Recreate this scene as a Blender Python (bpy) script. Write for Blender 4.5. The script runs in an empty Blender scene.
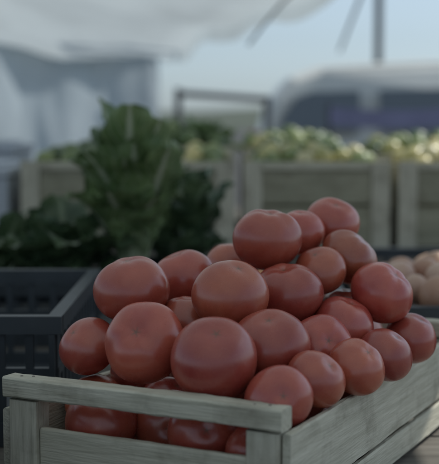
import bpy, bmesh, math, random
from mathutils import Vector, Matrix, noise, Euler
random.seed(7)
sc=bpy.context.scene
CAMZ=1.2; F=1150.0; P=math.atan(107/1150.0)
SP,CP=math.sin(P),math.cos(P)
def W(px,py,zc):
    x=(px-219.5)/F*zc; up=-(py-232)/F*zc
    return Vector((x, up*SP+zc*CP, CAMZ+up*CP-zc*SP))

# ---------- materials ----------
def newmat(name):
    m=bpy.data.materials.new(name); m.use_nodes=True
    nt=m.node_tree; b=nt.nodes['Principled BSDF']
    return m,nt,b
def noisy(name,c1,c2,scale=8,rough=.6,stretch=(1,1,1),bump=.0,detail=5,spec=.5,bscale=None,lo=.3,hi=.7,stain=0):
    m,nt,b=newmat(name); N=nt.nodes; L=nt.links
    tc=N.new('ShaderNodeTexCoord'); mp=N.new('ShaderNodeMapping'); mp.inputs['Scale'].default_value=stretch
    oi=N.new('ShaderNodeObjectInfo'); ad=N.new('ShaderNodeVectorMath'); ad.operation='ADD'
    mu=N.new('ShaderNodeMath'); mu.operation='MULTIPLY'; mu.inputs[1].default_value=37.0
    L.new(oi.outputs['Random'],mu.inputs[0])
    L.new(tc.outputs['Object'],mp.inputs['Vector']); L.new(mp.outputs[0],ad.inputs[0]); L.new(mu.outputs[0],ad.inputs[1])
    nz=N.new('ShaderNodeTexNoise'); nz.inputs['Scale'].default_value=scale; nz.inputs['Detail'].default_value=detail
    L.new(ad.outputs[0],nz.inputs['Vector'])
    cr=N.new('ShaderNodeValToRGB'); cr.color_ramp.elements[0].position=lo; cr.color_ramp.elements[1].position=hi
    cr.color_ramp.elements[0].color=(*c1,1); cr.color_ramp.elements[1].color=(*c2,1)
    L.new(nz.outputs['Fac'],cr.inputs[0]); out=cr.outputs[0]
    if stain:
        a2=N.new('ShaderNodeVectorMath'); a2.operation='ADD'; L.new(tc.outputs['Object'],a2.inputs[0]); L.new(mu.outputs[0],a2.inputs[1])
        ns=N.new('ShaderNodeTexNoise'); ns.inputs['Scale'].default_value=16; ns.inputs['Detail'].default_value=6; ns.inputs['Roughness'].default_value=.65
        L.new(a2.outputs[0],ns.inputs['Vector'])
        rs=N.new('ShaderNodeMapRange'); rs.inputs[1].default_value=.5; rs.inputs[2].default_value=.75; rs.inputs[4].default_value=stain
        L.new(ns.outputs['Fac'],rs.inputs[0])
        ms=N.new('ShaderNodeMix'); ms.data_type='RGBA'; L.new(rs.outputs[0],ms.inputs[0]); L.new(out,ms.inputs[6]); ms.inputs[7].default_value=(.14,.115,.08,1); out=ms.outputs[2]
    L.new(out,b.inputs['Base Color'])
    b.inputs['Roughness'].default_value=rough; b.inputs['Specular IOR Level'].default_value=spec
    if bump:
        n2=N.new('ShaderNodeTexNoise'); n2.inputs['Scale'].default_value=bscale or scale*3; n2.inputs['Detail'].default_value=6
        L.new(ad.outputs[0],n2.inputs['Vector'])
        bp=N.new('ShaderNodeBump'); bp.inputs['Strength'].default_value=bump; bp.inputs['Distance'].default_value=.004
        L.new(n2.outputs['Fac'],bp.inputs['Height']); L.new(bp.outputs[0],b.inputs['Normal'])
    return m
woodX=noisy('wood_x',(.42,.40,.31),(.63,.60,.49),14,.75,(1,14,14),.4,6,.3,30,.25,.75,.6)
woodY=noisy('wood_y',(.44,.42,.33),(.65,.62,.51),14,.75,(14,1,14),.4,6,.3,30,.25,.75,.6)
woodZ=noisy('wood_z',(.40,.38,.30),(.60,.57,.47),14,.75,(14,14,1),.4,6,.3,30,.25,.75,.6)
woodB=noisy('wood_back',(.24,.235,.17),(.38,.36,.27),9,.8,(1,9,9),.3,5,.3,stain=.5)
blackp=noisy('black_plastic',(.030,.038,.044),(.050,.060,.070),12,.45,bump=.1)
asphalt=noisy('asphalt_m',(.04,.04,.042),(.065,.065,.065),30,.9,bump=.5)
plank=noisy('table_wood',(.10,.09,.075),(.18,.165,.14),8,.8,(1,9,9),.4)
metal=noisy('dark_metal',(.05,.055,.06),(.09,.09,.1),8,.5)
nail=noisy('nail_m',(.10,.08,.07),(.16,.13,.11),200,.5)
rope=noisy('rope_m',(.16,.16,.17),(.26,.26,.27),80,.9)

def tomato_mat():
    m,nt,b=newmat('tomato_skin'); N=nt.nodes; L=nt.links
    tc=N.new('ShaderNodeTexCoord'); oi=N.new('ShaderNodeObjectInfo')
    mu=N.new('ShaderNodeMath'); mu.operation='MULTIPLY'; mu.inputs[1].default_value=50
    L.new(oi.outputs['Random'],mu.inputs[0])
    ad=N.new('ShaderNodeVectorMath'); L.new(tc.outputs['Object'],ad.inputs[0]); L.new(mu.outputs[0],ad.inputs[1])
    nz=N.new('ShaderNodeTexNoise'); nz.inputs['Scale'].default_value=1.1; nz.inputs['Detail'].default_value=4
    L.new(ad.outputs[0],nz.inputs['Vector'])
    cr=N.new('ShaderNodeValToRGB'); e=cr.color_ramp.elements
    e[0].position=.3; e[0].color=(.34,.060,.040,1); e[1].position=.72; e[1].color=(.46,.112,.062,1)
    L.new(nz.outputs['Fac'],cr.inputs[0])
    hs=N.new('ShaderNodeHueSaturation')
    r1=N.new('ShaderNodeMapRange'); r1.inputs[3].default_value=.494; r1.inputs[4].default_value=.508
    r2=N.new('ShaderNodeMapRange'); r2.inputs[3].default_value=.82; r2.inputs[4].default_value=1.12
    L.new(oi.outputs['Random'],r1.inputs[0]); L.new(r1.outputs[0],hs.inputs['Hue'])
    fr=N.new('ShaderNodeMath'); fr.operation='FRACT'; L.new(mu.outputs[0],fr.inputs[0])
    L.new(fr.outputs[0],r2.inputs[0]); L.new(r2.outputs[0],hs.inputs['Value'])
    L.new(cr.outputs[0],hs.inputs['Color'])
    vn=N.new('ShaderNodeTexNoise'); vn.inputs['Scale'].default_value=26; vn.inputs['Detail'].default_value=3; L.new(ad.outputs[0],vn.inputs['Vector'])
    vr=N.new('ShaderNodeMapRange'); vr.inputs[1].default_value=.64; vr.inputs[2].default_value=.78; vr.inputs[4].default_value=.4; L.new(vn.outputs['Fac'],vr.inputs[0])
    ms=N.new('ShaderNodeMix'); ms.data_type='RGBA'; L.new(vr.outputs[0],ms.inputs[0]); L.new(hs.outputs[0],ms.inputs[6]); ms.inputs[7].default_value=(.52,.20,.11,1)
    at=N.new('ShaderNodeAttribute'); at.attribute_name='scar'
    mx=N.new('ShaderNodeMix'); mx.data_type='RGBA'
    L.new(at.outputs['Fac'],mx.inputs[0]); L.new(ms.outputs[2],mx.inputs[6]); mx.inputs[7].default_value=(.15,.07,.04,1)
    L.new(mx.outputs[2],b.inputs['Base Color'])
    n3=N.new('ShaderNodeTexNoise'); n3.inputs['Scale'].default_value=3.5; n3.inputs['Detail'].default_value=6
    L.new(ad.outputs[0],n3.inputs['Vector'])
    r3=N.new('ShaderNodeMapRange'); r3.inputs[3].default_value=.14; r3.inputs[4].default_value=.42
    L.new(n3.outputs['Fac'],r3.inputs[0]); L.new(r3.outputs[0],b.inputs['Roughness'])
    b.inputs['Specular IOR Level'].default_value=.85
    b.inputs['Subsurface Weight'].default_value=.08; b.inputs['Subsurface Scale'].default_value=.005
    b.inputs['Subsurface Radius'].default_value=(1,.3,.15)
    return m
TOM=tomato_mat()

# ---------- mesh helpers ----------
def link(name,me,mat=None,parent=None,smooth=False):
    o=bpy.data.objects.new(name,me); sc.collection.objects.link(o)
    if mat: me.materials.append(mat)
    if parent: o.parent=parent
    if smooth:
        me.polygons.foreach_set('use_smooth',[True]*len(me.polygons))
    return o
def empty(name,loc=(0,0,0),rz=0):
    o=bpy.data.objects.new(name,None); sc.collection.objects.link(o); o.location=loc; o.rotation_euler=(0,0,rz); o.empty_display_size=.05; return o
def boxbm(bm,lo,hi,jit=0):
    vs=[]
    for x in (lo[0],hi[0]):
        for y in (lo[1],hi[1]):
            for z in (lo[2],hi[2]):
                vs.append(bm.verts.new((x+random.uniform(-jit,jit),y+random.uniform(-jit,jit),z+random.uniform(-jit,jit))))
    for f in ((0,1,3,2),(4,6,7,5),(0,4,5,1),(2,3,7,6),(0,2,6,4),(1,5,7,3)):
        bm.faces.new([vs[i] for i in f])
def box(name,lo,hi,mat,parent=None,bev=.0015,jit=0):
    bm=bmesh.new(); boxbm(bm,lo,hi,jit)
    bmesh.ops.recalc_face_normals(bm,faces=bm.faces)
    if bev: bmesh.ops.bevel(bm,geom=bm.edges[:],offset=bev,segments=2,affect='EDGES')
    me=bpy.data.meshes.new(name); bm.to_mesh(me); bm.free()
    return link(name,me,mat,parent)
def rough_board(name,lo,hi,mat,parent,axis,seed,chip=.0015):
    n=60; o2=[k for k in range(3) if k!=axis]
    c=.0018
    l0,h0,l1,h1=lo[o2[0]],hi[o2[0]],lo[o2[1]],hi[o2[1]]
    prof=[(l0+c,l1),(h0-c,l1),(h0,l1+c),(h0,h1-c),(h0-c,h1),(l0+c,h1),(l0,h1-c),(l0,l1+c)]
    vs=[];fs=[]
    for i in range(n+1):
        t=lo[axis]+(hi[axis]-lo[axis])*i/n
        for k,(p,q) in enumerate(prof):
            w=Vector((t*14+k*3.1,seed,k)); d1=noise.noise(w)*chip*.5+noise.noise(w*5)*chip*.35; d2=noise.noise(w+Vector((9,9,9)))*chip*.6+noise.noise(w*5+Vector((5,5,5)))*chip*.4
            v=[0,0,0]; v[axis]=t; v[o2[0]]=p+d1*.5; v[o2[1]]=q+d2+noise.noise(Vector((t*3,seed,0)))*chip
            vs.append(v)
    m=len(prof)
    for i in range(n):
        for k in range(m):
            fs.append((i*m+k,i*m+(k+1)%m,(i+1)*m+(k+1)%m,(i+1)*m+k))
    fs.append(tuple(range(m))); fs.append(tuple(n*m+k for k in reversed(range(m))))
    me=bpy.data.meshes.new(name); me.from_pydata(vs,[],fs)
    bm=bmesh.new(); bm.from_mesh(me); bmesh.ops.recalc_face_normals(bm,faces=bm.faces); bm.to_mesh(me); bm.free()
    return link(name,me,mat,parent)
def multibox(name,boxes,mat,parent=None,bev=.003):
    bm=bmesh.new()
    for lo,hi in boxes: boxbm(bm,lo,hi)
    bmesh.ops.recalc_face_normals(bm,faces=bm.faces)
    if bev: bmesh.ops.bevel(bm,geom=bm.edges[:],offset=bev,segments=1,affect='EDGES')
    me=bpy.data.meshes.new(name); bm.to_mesh(me); bm.free()
    return link(name,me,mat,parent)
def tube(name,pts,r,mat,parent=None,seg=10):
    cu=bpy.data.curves.new(name,'CURVE'); cu.dimensions='3D'; s=cu.splines.new('POLY'); s.points.add(len(pts)-1)
    for i,p in enumerate(pts): s.points[i].co=(*p,1)
    cu.bevel_depth=r; cu.bevel_resolution=3; cu.use_fill_caps=True
    o=bpy.data.objects.new(name,cu); sc.collection.objects.link(o); cu.materials.append(mat)
    if parent:o.parent=parent
    return o

# ---------- ground ----------
me=bpy.data.meshes.new('ground'); me.from_pydata([(-400,-400,0),(400,-400,0),(400,400,0),(-400,400,0)],[],[(0,1,2,3)]); link('ground',me,asphalt)

# ---------- wooden crate with tomatoes ----------
L0=Vector((-.2163,1.182,0)); YAW=math.atan2(-.453,.892)
TT=.80
CW,CL=.31,.53
cr=empty('wooden_crate',(L0.x,L0.y,0),YAW)
zt=.94; zb=TT+.004
rough_board('front_rail',(-.004,-.012,zt-.021),(CW+.002,.012,zt),woodX,cr,0,1,.002)
rough_board('back_rail',(-.004,CL-.012,zt-.021),(CW+.004,CL+.012,zt),woodX,cr,0,2)
for i,(a,b) in enumerate(((.001,-.009),(CW-.036,-.009),(.001,CL-.018),(CW-.036,CL-.018))):
    rough_board('post_%d'%i,(a,b,zb),(a+.034,b+.026,zt-.0235),woodZ,cr,2,3+i,.001)
for k,(nm,b) in enumerate((('front_board',-.003),('back_board',CL-.006))):
    rough_board(nm,(.0365,b,TT+.014),(CW-.0375,b+.008,.889),woodX,cr,0,8+k,.001)
rough_board('right_board',(CW,-.004,TT+.045),(CW+.008,CL+.004,.917),woodY,cr,1,10,.002)
rough_board('right_board_low',(CW,-.002,TT+.008),(CW+.008,CL+.002,TT+.040),woodY,cr,1,11,.0015)
rough_board('left_board',(-.010,-.004,TT+.045),(-.001,CL+.004,.905),woodY,cr,1,12,.0015)
for i in range(5):
    box('floor_slat_%d'%i,(.038,.02+i*.1,TT+.004),(CW-.04,.02+i*.1+.085,TT+.012),woodX,cr,.001)
for i,(a,b) in enumerate(((.012,.0),(.024,.004),(CW-.03,-.001),(CW-.016,.003))):
    bm=bmesh.new(); bmesh.ops.create_uvsphere(bm,u_segments=10,v_segments=6,radius=.0018)
    me=bpy.data.meshes.new('nail'); bm.to_mesh(me); bm.free(); o=link('nail_%d'%i,me,nail,cr,True); o.location=(a,b,zt+.0003); o.scale=(1,1,.4)

def tomato_mesh(seed):
    r=random.Random(seed); flat=r.uniform(.80,.93); nl=r.choice((4,5,6)); ph=r.uniform(0,6); la=r.uniform(.004,.019); dp=r.uniform(.10,.17)
    egg=r.uniform(-.05,.05); ph2=r.uniform(0,6); ov=r.uniform(.01,.03)
    U,V=56,36; vs=[];sca=[];fs=[]
    for j in range(V+1):
        th=math.pi*j/V
        for i in range(U):
            f=2*math.pi*i/U
            top=math.exp(-(th/.30)**2); bot=math.exp(-((math.pi-th)/.3)**2)
            rr=1-dp*top-.03*bot
            rr*=1+la*math.cos(nl*f+ph)*math.sin(th)*(1.5*math.exp(-((th-.55)/.5)**2)+.3)
            rr*=1+ov*math.cos(2*f+ph2)*math.sin(th)
            x=rr*math.sin(th)*math.cos(f); y=rr*math.sin(th)*math.sin(f); z=rr*math.cos(th)*flat+egg*math.sin(th)
            n=noise.noise(Vector((x*1.1+seed*7,y*1.1,z*1.1)))*.035
            vs.append((x*(1+n),y*(1+n),z*(1+n)))
            sca.append(max(0,min(1,(.10+.02*math.cos(5*f+ph)-th)/.06)))
    for j in range(V):
        for i in range(U):
            a=j*U+i;b=j*U+(i+1)%U; fs.append((a,a+U,b+U,b))
    me=bpy.data.meshes.new('tomato'); me.from_pydata(vs,[],fs)
    at=me.attributes.new('scar','FLOAT','POINT')
    for i,s in enumerate(sca): at.data[i].value=s
    bm=bmesh.new(); bm.from_mesh(me); bmesh.ops.remove_doubles(bm,verts=bm.verts,dist=1e-5); bmesh.ops.recalc_face_normals(bm,faces=bm.faces); bm.to_mesh(me); bm.free()
    me.materials.append(TOM)
    for p in me.polygons:p.use_smooth=True
    return me
TM=[tomato_mesh(s) for s in range(13)]
vis=[(267,240,68,1.38,12,6),(332,222,56,1.50,25,10),(300,233,50,1.45,10,0),(347,266,60,1.42,10,40),(318,272,54,1.37,30,-20),
(292,291,70,1.33,15,-10),(228,297,78,1.26,20,15),(183,277,66,1.40,5,-20),(134,290,77,1.30,8,-8),(232,265,54,1.48,0,0),(374,284,46,1.50,0,0),
(386,309,64,1.36,20,35),(347,327,64,1.32,10,20),(321,347,66,1.265,60,30),(271,346,80,1.20,25,-5),(215,361,88,1.15,35,5),(145,343,83,1.20,55,-25),
(88,349,62,1.28,30,-40),(188,320,62,1.30,0,0),(401,350,54,1.37,15,25),(379,366,56,1.29,15,30),(352,386,60,1.215,30,30),(319,398,62,1.155,25,40),(281,410,68,1.12,70,20),
(345,302,50,1.42,0,0),(68,408,62,1.27,20,0),(102,415,70,1.245,10,0),(148,424,74,1.22,80,0),(206,434,72,1.165,70,20),(248,441,64,1.13,70,20)]
T=[]
for (px,py,d,zc,tf,tr) in vis:
    T.append([W(px,py,zc),d*zc/F/2,tf,tr,True])
u=Vector((.8916,-.4528,0)); v=Vector((.4528,.8916,0))
def loc(p): q=p-L0; return q.dot(u),q.dot(v)
rnd=random.Random(3)
fill=0
for z0 in (.853,.875,.90,.925,.95,.975,.995):
    for k in range(500):
        r=rnd.uniform(.029,.037); a=rnd.uniform(.004+r,CW-.004-r); b=rnd.uniform(.016+r,CL-.016-r)
        z=z0+rnd.uniform(-.012,.012)
        if z<TT+.013+r*.85: z=TT+.013+r*.85
        cx=(a-.155)/.155; cy=(b-.27)/.25
        if z>.925+.085*max(0,1-cx*cx)*max(0,1-cy*cy): continue
        p=L0+u*a+v*b; p.z=z
        if all((p-q[0]).length_squared>((r+q[1])*.93)**2 for q in T):
            T.append([p,r,rnd.uniform(0,60),rnd.uniform(-40,40),False]); fill+=1
def edgepush(t,c,ze,sgn,axis):
    a,b=loc(t[0]); k=(a,b)[axis]; r=t[1]*.97
    dz=t[0].z-ze; dk=(k-c)*sgn
    if t[0].z>=ze and dk<r:
        l=math.hypot(dz,dk)
        if l<r and l>1e-5:
            s=(r-l)/l; t[0]=t[0]+(u if axis==0 else v)*(dk*s*sgn*1.0); t[0].z+=dz*s
for it in range(30):
    for i in range(len(T)):
        for j in range(i+1,len(T)):
            d=T[j][0]-T[i][0]; m=(T[i][1]+T[j][1])*.95; l2=d.length_squared
            if l2<m*m and l2>1e-9:
                l=math.sqrt(l2)
                wi,wj=(.15,.85) if T[i][4] and not T[j][4] else (.5,.5)
                c=d/l*(m-l); T[i][0]=T[i][0]-c*wi*.6; T[j][0]=T[j][0]+c*wj*.6
    for t in T:
        a,b=loc(t[0]); r=t[1]
        if t[0].z<.917:
            na=min(max(a,r+.001),CW-r-.001); t[0]=t[0]+u*(na-a)
        if t[0].z<.94:
            nb=min(max(b,r*.97+.012),CL-r-.012); t[0]=t[0]+v*(nb-b)
        edgepush(t,CW,.917,-1,0); edgepush(t,0,.905,1,0); edgepush(t,.012,.94,1,1)
        t[0].z=max(t[0].z,TT+.013+r*.85)
for i,(p,r,tf,tr,vv) in enumerate(T):
    o=bpy.data.objects.new('tomato',TM[i%len(TM)]); sc.collection.objects.link(o)
    o.location=p; o.scale=(r,r,r*(1.0 if not vv else random.uniform(.98,1.04)))
    R=Matrix.Rotation(math.radians(tr),3,'Y')@Matrix.Rotation(math.radians(tf),3,'X')@Matrix.Rotation(random.uniform(0,6.28),3,'Z')
    o.rotation_euler=R.to_euler()

# ---------- tables ----------
def table(name,x0,x1,y0,y1,z):
    e=empty(name)
    n=int((y1-y0)/.14)
    for i in range(n):
        ya=y0+(y1-y0)*i/n; box('plank_%d'%i,(x0,ya+.002,z-.03),(x1,ya+(y1-y0)/n-.002,z),plank,e,.002)
    k=0
    for x in (x0+.05,x1-.1):
        for y in (y0+.05,y1-.1):
            box('leg_%d'%k,(x,y,.001),(x+.05,y+.05,z-.031),plank,e,.002);k+=1
    box('apron',(x0+.1,y0+.055,z-.11),(x1-.1,y0+.075,z-.032),plank,e,.002)
table('market_table',-1.3,1.3,.75,2.72,TT)
table('market_table',-1.6,1.9,2.85,4.6,.87)

# ---------- black plastic crates ----------
def plastic_crate(x0,y0,w,d,z0,h,rz=0,name='black_plastic_crate'):
    e=empty(name,(x0,y0,z0),rz); t=.012
    B=[]
    def wall(fn,length):
        B.append(fn(-.006,length+.006,h-.022,h,-.006,t))
        B.append(fn(0,length,0,.03,0,t))
        B.append(fn(0,length,h*.52,h*.60,0.001,t-.001))
        n=int(length/.035)
        for i in range(n+1):
            a=length*i/n; B.append(fn(max(0,a-.005),min(length,a+.005),.03,h-.022,.0025,t-.0025))
    wall(lambda a,b,c,g,o,i:((a,o,c),(b,i,g)),w)
    wall(lambda a,b,c,g,o,i:((a,d-i,c),(b,d-o,g)),w)
    wall(lambda a,b,c,g,o,i:((o,a+.0135,c+.0004),(i,b-.0135,g-.0004)),d)
    wall(lambda a,b,c,g,o,i:((w-i,a+.0135,c+.0004),(w-o,b-.0135,g-.0004)),d)
    multibox('walls',B,blackp,e,0)
    box('base',(t,t,.003),(w-t,d-t,.012),blackp,e,0)
    return e
plastic_crate(-.80,1.40,.60,.46,TT+.001,.165,0)
plastic_crate(-.86,.86,.60,.42,TT+.001,.145,math.radians(2))
plastic_crate(-.55,2.05,.62,.45,TT+.001,.115,0)
plastic_crate(.11,2.10,.44,.42,TT+.001,.13,0)
plastic_crate(.19,1.66,.56,.38,TT+.001,.135,0)
# ---------- produce heaps ----------
def sphere_template(U=16,V=10):
    vs=[Vector((0,0,1))]; fs=[]
    for j in range(1,V):
        for i in range(U):
            th=math.pi*j/V; f=2*math.pi*i/U; vs.append(Vector((math.sin(th)*math.cos(f),math.sin(th)*math.sin(f),math.cos(th))))
    vs.append(Vector((0,0,-1))); last=len(vs)-1
    for i in range(U): fs.append((0,1+i,1+(i+1)%U)); fs.append((last,1+(V-2)*U+(i+1)%U,1+(V-2)*U+i))
    for j in range(V-2):
        for i in range(U):
            a=1+j*U+i;b=1+j*U+(i+1)%U; fs.append((a,a+U,b+U,b))
    return vs,fs
STV,STF=sphere_template()
def heap(name,c,w,d,z0,h,r,mats,n=100,sq=.9,mesh_noise=.08,rz=0):
    rr=random.Random(int(abs(c[0]*1000)+abs(c[1]*100))); P=[]
    tries=0
    while len(P)<n and tries<n*22:
        tries+=1
        q=r*rr.uniform(.8,1.15); x=rr.uniform(-w/2+q,w/2-q); y=rr.uniform(-d/2+q,d/2-q)
        hh=h*(1-(2*x/w)**2*.6)*(1-(2*y/d)**2*.6)
        z=z0+ (hh if tries<n*10 else hh*rr.uniform(-.3,1))
        p=Vector((x,y,z))
        if all((p-k[0]).length_squared>((q+k[1])*.86)**2 for k in P): P.append((p,q))
    vs=[];fs=[];mi=[]
    for p,q in P:
        M=Matrix.Translation(p)@Euler((rr.uniform(0,3),rr.uniform(0,3),rr.uniform(0,3))).to_matrix().to_4x4()@Matrix.Diagonal((q,q*sq,q*sq*.97,1))
        b0=len(vs); off=p*40; k0=rr.randrange(len(mats))
        for cc in STV: vs.append(M@(cc*(1+mesh_noise*noise.noise(cc*1.4+off))))
        fs+= [tuple(k+b0 for k in f) for f in STF]; mi+=[k0]*len(STF)
    me=bpy.data.meshes.new(name); me.from_pydata(vs,[],fs)
    for mm in mats: me.materials.append(mm)
    me.polygons.foreach_set('material_index',mi)
    o=link(name,me,None,None,True); o.location=(c[0],c[1],0); o.rotation_euler=(0,0,rz); return o
onion=noisy('onion_m',(.36,.18,.12),(.56,.38,.26),10,.42)
onion2=noisy('onion_pale',(.44,.26,.19),(.62,.46,.35),10,.42)
yel=noisy('yellow_green_fruit',(.30,.30,.10),(.64,.54,.24),9,.3,lo=.38,hi=.62)
pale=noisy('pale_fruit',(.42,.38,.18),(.72,.64,.40),9,.3,lo=.38,hi=.62)
grn=noisy('green_fruit',(.08,.13,.045),(.26,.30,.11),9,.4,lo=.38,hi=.62)
grn2=noisy('green_fruit_dark',(.05,.085,.035),(.12,.17,.06),9,.4,lo=.38,hi=.62)
orange=noisy('orange_fruit',(.45,.16,.05),(.58,.26,.08),9,.45)
heap('onion_pile',(.47,1.85),.52,.34,.915,.055,.030,[onion,onion2,onion],110)
heap('orange_pile',(.02,2.02),.18,.14,.905,.03,.022,[orange],24)

def slat_crate(x0,y0,w,d,z0,h):
    e=empty('fruit_crate',(x0,y0,z0))
    for k,(a,b) in enumerate(((0,0),(w-.05,0),(0,d-.03),(w-.05,d-.03))):
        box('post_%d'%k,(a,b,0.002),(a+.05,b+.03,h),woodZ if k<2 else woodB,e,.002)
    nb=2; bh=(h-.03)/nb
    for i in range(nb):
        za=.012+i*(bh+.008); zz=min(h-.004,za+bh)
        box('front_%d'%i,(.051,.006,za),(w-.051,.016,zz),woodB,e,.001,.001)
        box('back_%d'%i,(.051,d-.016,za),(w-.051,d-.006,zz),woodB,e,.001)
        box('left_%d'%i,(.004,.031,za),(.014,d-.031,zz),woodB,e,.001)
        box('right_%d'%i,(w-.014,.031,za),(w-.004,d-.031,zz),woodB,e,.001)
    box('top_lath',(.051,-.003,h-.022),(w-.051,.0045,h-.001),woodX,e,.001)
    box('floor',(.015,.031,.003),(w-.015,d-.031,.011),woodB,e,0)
YB=3.0
xs=[(-.52,.36),(-.125,.165),(.062,.385),(.468,.40),(.89,.42)]
zt2=.871
for x,w in xs: slat_crate(x,YB,w,.42,zt2,.235)
mats=[[grn,grn2],[yel,grn],[yel,pale,grn],[pale,yel,pale],[pale]]
for (x,w),m in zip(xs,mats):
    heap('fruit_heap',(x+w/2,YB+.21),w-.03,.38,zt2+.20,.060,.032 if w>.2 else .026,m,110)
e2=[(-.45,.5,.26,.09),(.08,.34,.25,.075),(.45,.5,.24,.07),(.98,.5,.24,.07)]
for i,(x,w,hc,hh) in enumerate(e2):
    slat_crate(x,3.62,w,.42,zt2,hc)
    heap('vegetable_heap',(x+w/2,3.83),w-.03,.38,zt2+hc-.03,hh,.034,[[grn,grn2],[grn,grn2,yel],[grn,grn2,yel],[pale,grn]][i],120)

# ---------- leaves ----------
def leaf_mat(name,c1,c2,rib):
    m,nt,b=newmat(name); N=nt.nodes; L=nt.links
    uv=N.new('ShaderNodeUVMap'); sx=N.new('ShaderNodeSeparateXYZ'); L.new(uv.outputs[0],sx.inputs[0])
    s=N.new('ShaderNodeMath'); s.operation='SUBTRACT'; s.inputs[1].default_value=.5; L.new(sx.outputs[0],s.inputs[0])
    ab=N.new('ShaderNodeMath'); ab.operation='ABSOLUTE'; L.new(s.outputs[0],ab.inputs[0])
    mr=N.new('ShaderNodeMapRange'); mr.inputs[1].default_value=.02; mr.inputs[2].default_value=.085; mr.inputs[3].default_value=1; mr.inputs[4].default_value=0
    L.new(ab.outputs[0],mr.inputs[0])
    bs=N.new('ShaderNodeMapRange'); bs.inputs[1].default_value=.0; bs.inputs[2].default_value=.4; bs.inputs[3].default_value=.85; bs.inputs[4].default_value=0
    L.new(sx.outputs[1],bs.inputs[0])
    mxx=N.new('ShaderNodeMath'); mxx.operation='MAXIMUM'; L.new(mr.outputs[0],mxx.inputs[0]); L.new(bs.outputs[0],mxx.inputs[1])
    vy=N.new('ShaderNodeMath'); vy.operation='MULTIPLY_ADD'; L.new(ab.outputs[0],vy.inputs[0]); vy.inputs[1].default_value=-.45; L.new(sx.outputs[1],vy.inputs[2])
    vs_=N.new('ShaderNodeMath'); vs_.operation='MULTIPLY'; L.new(vy.outputs[0],vs_.inputs[0]); vs_.inputs[1].default_value=75
    sn=N.new('ShaderNodeMath'); sn.operation='SINE'; L.new(vs_.outputs[0],sn.inputs[0])
    vr=N.new('ShaderNodeMapRange'); vr.inputs[1].default_value=.86; vr.inputs[2].default_value=1; vr.inputs[4].default_value=.4; L.new(sn.outputs[0],vr.inputs[0])
    m2=N.new('ShaderNodeMath'); m2.operation='MAXIMUM'; L.new(mxx.outputs[0],m2.inputs[0]); L.new(vr.outputs[0],m2.inputs[1])
    tc=N.new('ShaderNodeTexCoord'); nz=N.new('ShaderNodeTexNoise'); nz.inputs['Scale'].default_value=18; nz.inputs['Detail'].default_value=5; L.new(tc.outputs['Object'],nz.inputs['Vector'])
    cr=N.new('ShaderNodeValToRGB'); cr.color_ramp.elements[0].color=(*c1,1); cr.color_ramp.elements[1].color=(*c2,1); cr.color_ramp.elements[0].position=.35; cr.color_ramp.elements[1].position=.68
    L.new(nz.outputs['Fac'],cr.inputs[0])
    mx=N.new('ShaderNodeMix'); mx.data_type='RGBA'; L.new(m2.outputs[0],mx.inputs[0]); L.new(cr.outputs[0],mx.inputs[6]); mx.inputs[7].default_value=(*rib,1)
    L.new(mx.outputs[2],b.inputs['Base Color']); b.inputs['Roughness'].default_value=.36
    tr=N.new('ShaderNodeBsdfTranslucent'); L.new(mx.outputs[2],tr.inputs[0]); ms=N.new('ShaderNodeMixShader'); ms.inputs[0].default_value=.25
    L.new(b.outputs[0],ms.inputs[1]); L.new(tr.outputs[0],ms.inputs[2]); L.new(ms.outputs[0],N['Material Output'].inputs[0])
    bp=N.new('ShaderNodeBump'); bp.inputs['Strength'].default_value=.5; bp.inputs['Distance'].default_value=.01; L.new(nz.outputs['Fac'],bp.inputs['Height']); L.new(bp.outputs[0],b.inputs['Normal'])
    return m
LM=leaf_mat('lettuce_leaf',(.10,.17,.065),(.21,.29,.12),(.46,.50,.36))
LD=leaf_mat('dark_leaf',(.045,.085,.045),(.10,.15,.07),(.20,.26,.16))
def leafy(name,base,leaves,mat):
    vs=[];fs=[];uvs=[]; r=random.Random(len(leaves)+int(abs(base[0])*1000))
    for az,lean,curl,Ln,Wd in leaves:
        nu,nv=18,10; ph=r.uniform(0,6); fr=r.uniform(12,20); pos=Vector((0,0,0))
        Ra=Matrix.Rotation(az,3,'Z'); off=Vector((r.uniform(.0,.03),0,0)); tw=r.uniform(-.5,.5); b0=len(vs)
        for i in range(nu+1):
            s=i/nu; ang=lean+curl*s**1.8
            dirv=Vector((math.sin(ang),0,math.cos(ang))); nor=Vector((-math.cos(ang),0,math.sin(ang)))
            if i: pos=pos+dirv*(Ln/nu)
            wd=Wd*(.28+.72*min(1,s*1.7)**1.3)*math.sqrt(max(0.02,1-max(0,(s-.55)/.46)**2))
            for j in range(nv+1):
                t=(j/nv-.5)*2
                ruf=.09*Wd*abs(t)**1.5*math.sin(fr*s+ph+ (2 if t>0 else 0))+.06*Wd*math.sin(fr*2.3*s+ph*2+t*3)*abs(t)
                ruf*=min(1,s*2.5)
                cup=.30*wd*t*t*(1-.5*s)
                p=pos+Vector((0,1,0))*(t*wd/2)+nor*(cup+ruf)
                p=Matrix.Rotation(tw*s,3,'Z')@p
                vs.append(Ra@(p+off)); uvs.append((j/nv,s))
        for i in range(nu):
            for j in range(nv):
                a=b0+i*(nv+1)+j; fs.append((a,a+nv+1,a+nv+2,a+1))
    me=bpy.data.meshes.new(name); me.from_pydata(vs,[],fs); ul=me.uv_layers.new(name='UVMap')
    for lp in me.loops: ul.data[lp.index].uv=uvs[lp.vertex_index]
    o=link(name,me,mat,None,True); o.location=base; return o
def ring(n,lean,curl,Ln,Wd,seed,j=.25,az0=0,azr=6.28):
    r=random.Random(seed)
    return [(az0+azr*(i+r.uniform(-.3,.3))/n,lean*r.uniform(1-j,1+j),curl*r.uniform(.5,1.5),Ln*r.uniform(.85,1.1),Wd*r.uniform(.8,1.15)) for i in range(n)]
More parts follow.
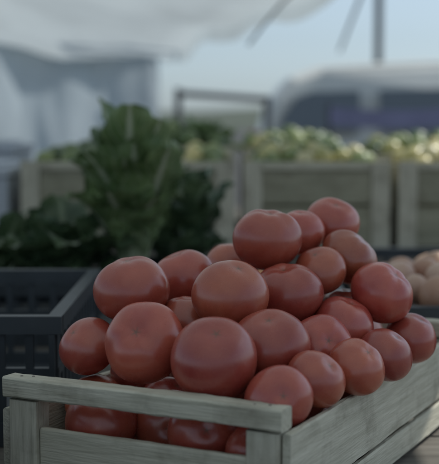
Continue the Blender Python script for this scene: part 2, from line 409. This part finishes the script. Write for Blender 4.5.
A=ring(6,.03,.15,.325,.11,1)+ring(8,.08,.35,.31,.13,2)+ring(7,.15,.7,.27,.14,3)+ring(6,.22,.8,.21,.13,4)
A+=[(-1.45,.10,.35,.27,.13),(-2.1,.12,.5,.25,.12),(-.8,.14,.5,.26,.12)]
lt=leafy('romaine_lettuce',(-.165,2.20,.905),A,LM)
Bv=ring(6,.2,.6,.18,.11,5)+ring(9,.5,.9,.18,.12,6)+ring(8,.9,.8,.15,.11,7)
leafy('romaine_lettuce',(-.31,2.22,.88),Bv,LD)
C=ring(6,.1,.4,.22,.12,8)+ring(8,.3,.7,.20,.12,9)+ring(6,.7,.7,.13,.1,10)
leafy('romaine_lettuce',(-.085,2.42,.89),C,LD)
leafy('romaine_lettuce',(-.46,2.35,.87),ring(6,.2,.6,.15,.10,12)+ring(10,.6,.8,.14,.12,13),LD)
for k,(x,y,z) in enumerate(((-.30,3.85,1.14),(-.06,3.8,1.14),(.16,4.3,1.08),(-.02,4.3,1.1))):
    leafy('leafy_greens',(x,y,z-.03),ring(7,.3,.6,.12,.09,20+k)+ring(10,.8,.8,.12,.10,30+k),LM)

# ---------- canopy tarp & curtain ----------
def tarp_mat(name,c,trans):
    m,nt,b=newmat(name); N=nt.nodes; L=nt.links
    tc=N.new('ShaderNodeTexCoord'); nz=N.new('ShaderNodeTexNoise'); nz.inputs['Scale'].default_value=1.6; nz.inputs['Detail'].default_value=6; L.new(tc.outputs['Object'],nz.inputs['Vector'])
    cr=N.new('ShaderNodeValToRGB'); cr.color_ramp.elements[0].color=(*[k*.8 for k in c],1); cr.color_ramp.elements[1].color=(*c,1); cr.color_ramp.elements[0].position=.3; cr.color_ramp.elements[1].position=.65
    L.new(nz.outputs['Fac'],cr.inputs[0]); L.new(cr.outputs[0],b.inputs['Base Color']); b.inputs['Roughness'].default_value=.6
    tr=N.new('ShaderNodeBsdfTranslucent'); L.new(cr.outputs[0],tr.inputs[0]); ms=N.new('ShaderNodeMixShader'); ms.inputs[0].default_value=trans
    L.new(b.outputs[0],ms.inputs[1]); L.new(tr.outputs[0],ms.inputs[2]); L.new(ms.outputs[0],N['Material Output'].inputs[0])
    return m
TP=tarp_mat('white_tarp',(.74,.81,.83),.40); TC=tarp_mat('curtain_tarp',(.62,.70,.75),.42)
def grid(name,fn,nu,nv,mat):
    vs=[fn(i/nu,j/nv) for i in range(nu+1) for j in range(nv+1)]
    fs=[(i*(nv+1)+j,(i+1)*(nv+1)+j,(i+1)*(nv+1)+j+1,i*(nv+1)+j+1) for i in range(nu) for j in range(nv)]
    me=bpy.data.meshes.new(name); me.from_pydata(vs,[],fs); return link(name,me,mat,None,True)
edge=[(-.38,8.1,1.72),(-.10,6.6,1.74),(.285,5.07,1.75),(.78,3.4,1.86),(1.25,1.0,2.05),(1.4,-2,2.1)]  # near end is out of view, extended and shaped to shade the tomatoes
def E(s):
    k=s*(len(edge)-1); i=min(int(k),len(edge)-2); f=k-i
    return Vector(edge[i]).lerp(Vector(edge[i+1]),f)
def can(s,t):
    e=E(s); x=e.x-4.2*t
    z=e.z
    if t<.04: z=e.z-.10*(1-t/.04); x=e.x
    else:
        tt=(t-.04)/.96; z=e.z+.55*math.sin(min(1,tt*1.4)*math.pi/2)-.06*math.sin(tt*math.pi*3)*math.sin(s*9)
    wob=.035*noise.noise(Vector((x*1.7,e.y*1.7,0)))+.012*noise.noise(Vector((x*6,e.y*4,2)))+.02*math.sin(e.y*5)*math.exp(-t*8)
    zc=z+wob
    zc-= .25*max(0,(1-s*7))*min(1,max(0,t*6))*1.0
    return (x,e.y,zc)
grid('canopy_tarp',can,120,90,TP)
def cur(s,t):
    x=-.44-3.9*s; return (x+.02*math.sin(t*9+s*40),8.02+.035*math.sin(s*46+.6*math.sin(t*5))+.03*math.sin(s*17+2)+.03*noise.noise(Vector((s*40,t*5,0)))+.1*t, 1.78-1.65*t+.02*math.sin(s*30))
grid('curtain_tarp',cur,200,30,TC)
for x,y,h in ((-.50,8.2,1.70),(1.35,-1.6,2.03),(-3.6,7.9,2.1)):
    tube('canopy_pole',[(x,y,0),(x,y,h)],.02,metal)

foam=noisy('foam_m',(.38,.42,.48),(.52,.56,.62),6,.7,bump=.1)
def foam_box(x,y,z,w,d,h):
    e=empty('foam_box',(x,y,z))
    multibox('walls',[((0,0,0),(w,.025,h)),((0,d-.025,0),(w,d,h)),((0,.0255,.0005),(.025,d-.0255,h-.0005)),((w-.025,.0255,.0005),(w,d-.0255,h-.0005)),((.0255,.0255,.001),(w-.0255,d-.0255,.03))],foam,e,.003)
    multibox('lid',[((-.006,-.006,h+.001),(w+.006,d+.006,h+.028)),((.03,.03,h+.0285),(w-.03,d-.03,h+.038))],foam,e,.004)
foam_box(-.98,3.05,zt2,.42,.4,.19)
foam_box(-1.15,3.6,zt2,.5,.4,.24)
slat_crate(-.85,2.2,.25,.3,TT+.001,.13)

# ---------- parked van ----------
paint=noisy('van_paint',(.74,.74,.68),(.80,.80,.74),2,.3)
def glassm():
    m,nt,b=newmat('van_glass'); b.inputs['Base Color'].default_value=(.14,.165,.18,1); b.inputs['Roughness'].default_value=.08
    N=nt.nodes;L=nt.links; nz=N.new('ShaderNodeTexNoise'); nz.inputs['Scale'].default_value=3
    mr=N.new('ShaderNodeMapRange'); mr.inputs[3].default_value=.05; mr.inputs[4].default_value=.2; L.new(nz.outputs[0],mr.inputs[0]); L.new(mr.outputs[0],b.inputs['Roughness']); b.inputs['Specular IOR Level'].default_value=1.0; return m
glass=glassm()
van=empty('parked_van',(.28,8.0,0))
prof=[(0,.35),(-.02,.8),(.02,1.12),(.10,1.40),(.22,1.54),(.42,1.62),(1.2,1.665),(2.2,1.66),(2.75,1.60),(3.3,1.15),(3.9,1.02),(4.15,.9),(4.2,.6),(4.18,.35)]
bm=bmesh.new()
def prow(y,shr):
    out=[]
    for x,z in prof:
        tum=max(0,z-.95)*.22+max(0,z-1.5)*1.2
        yy = y+tum if y<.85 else y-tum
        out.append(bm.verts.new((x if not shr else x+(shr if x<2 else -shr),yy,z-(shr if z>.5 else 0))))
    return out
rows=[prow(0,.045),prow(.015,.02),prow(.05,0),prow(1.65,0),prow(1.685,.02),prow(1.7,.045)]
for a,b in zip(rows[:-1],rows[1:]):
    n=len(prof)
    for i in range(n): bm.faces.new((a[i],a[(i+1)%n],b[(i+1)%n],b[i]))
bm.faces.new(rows[0]); bm.faces.new(rows[-1][::-1])
bmesh.ops.recalc_face_normals(bm,faces=bm.faces)
me=bpy.data.meshes.new('body'); bm.to_mesh(me); bm.free(); link('body',me,paint,van)
def win(nm,pts):
    bm=bmesh.new(); fr=[]; bk=[]
    for x,z in pts:
        tum=max(0,z-.95)*.22
        fr.append(bm.verts.new((x,tum-.012,z))); bk.append(bm.verts.new((x,tum+.06,z)))
    bm.faces.new(fr); bm.faces.new(bk[::-1])
    n=len(pts)
    for i in range(n): bm.faces.new((fr[i],bk[i],bk[(i+1)%n],fr[(i+1)%n]))
    bmesh.ops.recalc_face_normals(bm,faces=bm.faces)
    me=bpy.data.meshes.new(nm); bm.to_mesh(me); bm.free(); link(nm,me,glass,van)
win('rear_window',[(.16,1.16),(.17,1.26),(.26,1.39),(.36,1.43),(.70,1.44),(.70,1.16)])
win('mid_window',[(.84,1.16),(.84,1.445),(1.62,1.46),(1.62,1.16)])
win('front_window',[(1.74,1.14),(1.74,1.46),(2.45,1.44),(2.98,1.12),(2.95,1.10)])
rub=noisy('tyre',(.02,.02,.02),(.04,.04,.04),20,.8)
for k,(x,y) in enumerate(((.75,-.02),(3.4,-.02),(.75,1.5),(3.4,1.5))):
    for nm,rad,mt,o1 in (('tyre',.31,rub,0),('hub',.19,foam,-.012)):
        bm=bmesh.new(); bmesh.ops.create_cone(bm,cap_ends=True,segments=32,radius1=rad,radius2=rad,depth=.22-o1*2)
        me=bpy.data.meshes.new(nm); bm.to_mesh(me); bm.free(); o=link('%s_%d'%(nm,k),me,mt,van,False); o.rotation_euler=(math.pi/2,0,0); o.location=(x,y+.1,.311)
multibox('bumper',[((-.08,.1,.38),(.0,1.6,.55)),((4.15,.1,.36),(4.26,1.6,.55))],metal,van,.02)
multibox('tail_lamp',[((-.035,.12,.85),(.03,.26,1.15)),((-.035,1.44,.85),(.03,1.58,1.15))],noisy('lamp_red',(.3,.02,.02),(.4,.03,.03),5,.3),van,.01)
purple=noisy('purple_m',(.26,.25,.38),(.34,.33,.48),4,.8)
bn=empty('market_banner',(.68,7.1,0))
grid_o=grid('cloth',lambda s,t:(s*1.6,.03*math.sin(s*22),1.31-.11*t-.02*math.sin(s*math.pi*2)),40,6,purple); grid_o.parent=bn
for k,x in enumerate((0,1.6)): tube('post_%d'%k,[(x,.02,0),(x,.02,1.33)],.016,metal,bn)
fr=empty('market_stall_frame',(0,0,0))
tube('top_rail',[(-.28,7.3,1.40),(.32,7.3,1.36)],.022,metal,fr)
tube('post_a',[(-.26,7.3,0),(-.26,7.3,1.43)],.022,metal,fr)
tube('post_b',[(.30,7.3,0),(.30,7.3,1.38)],.022,metal,fr)
pl=empty('street_lamp',(1.23,9.0,0))
tube('column',[(0,0,0),(0,0,4.6)],.032,metal,pl); tube('arm',[(0,0,4.6),(.1,0,4.75),(.7,0,4.85)],.03,metal,pl)
box('lamp_head',(.6,-.08,4.80),(1.0,.08,4.87),metal,pl,.02)
tube('guy_rope',[(.44,4.6,1.80),(.34,4.58,1.755),(.256,4.565,1.687),(.18,4.555,1.60),(.112,4.55,1.512)],.006,rope)
tube('guy_rope',[(.66,5.09,1.87),(.668,5.88,1.73),(.733,7.08,1.65)],.008,rope)

hill=noisy('hill_m',(.06,.08,.06),(.10,.12,.09),.05,.9)
def hl(s,t):
    x=-300+600*s; y=300+60*t
    return (x,y,(6+5*noise.noise(Vector((x*.01,0,3))) )*math.sin(min(1,t*1.2+.0)*math.pi/2)-.1)
grid('hills',hl,80,8,hill)

# ---------- light ----------
EL,AZ=math.radians(48),math.radians(60)
w=bpy.data.worlds.new('World'); sc.world=w; w.use_nodes=True; nt=w.node_tree
sk=nt.nodes.new('ShaderNodeTexSky'); sk.sky_type='NISHITA'; sk.sun_disc=False; sk.sun_elevation=EL; sk.sun_rotation=AZ
sk.air_density=1.0; sk.dust_density=1.0; sk.ozone_density=2.0
hs=nt.nodes.new('ShaderNodeHueSaturation'); hs.inputs['Saturation'].default_value=.35
mt=nt.nodes.new('ShaderNodeMix'); mt.data_type='RGBA'; mt.blend_type='MULTIPLY'; mt.inputs[0].default_value=1; mt.inputs[7].default_value=(.82,.97,1.10,1)
nt.links.new(sk.outputs[0],hs.inputs['Color']); nt.links.new(hs.outputs[0],mt.inputs[6])
nt.links.new(mt.outputs[2],nt.nodes['Background'].inputs[0]); nt.nodes['Background'].inputs[1].default_value=.105
ld=bpy.data.lights.new('sun','SUN'); ld.energy=3.3; ld.angle=math.radians(.6); ld.color=(1,.97,.90)
so=bpy.data.objects.new('sun',ld); sc.collection.objects.link(so)
dv=Vector((math.sin(AZ)*math.cos(EL),math.cos(AZ)*math.cos(EL),math.sin(EL))); so.rotation_euler=dv.to_track_quat('Z','Y').to_euler()

cd=bpy.data.cameras.new('camera'); co=bpy.data.objects.new('camera',cd); sc.collection.objects.link(co); sc.camera=co
cd.sensor_fit='HORIZONTAL'; cd.sensor_width=36; cd.lens=36*F/439; cd.clip_end=2000; cd.clip_start=.02
co.location=(0,0,CAMZ); co.rotation_euler=(math.pi/2-P,0,0)
cd.dof.use_dof=True; cd.dof.focus_distance=1.24; cd.dof.aperture_fstop=5.2
sc.view_settings.view_transform='Standard'; sc.view_settings.look='None'; sc.view_settings.exposure=0
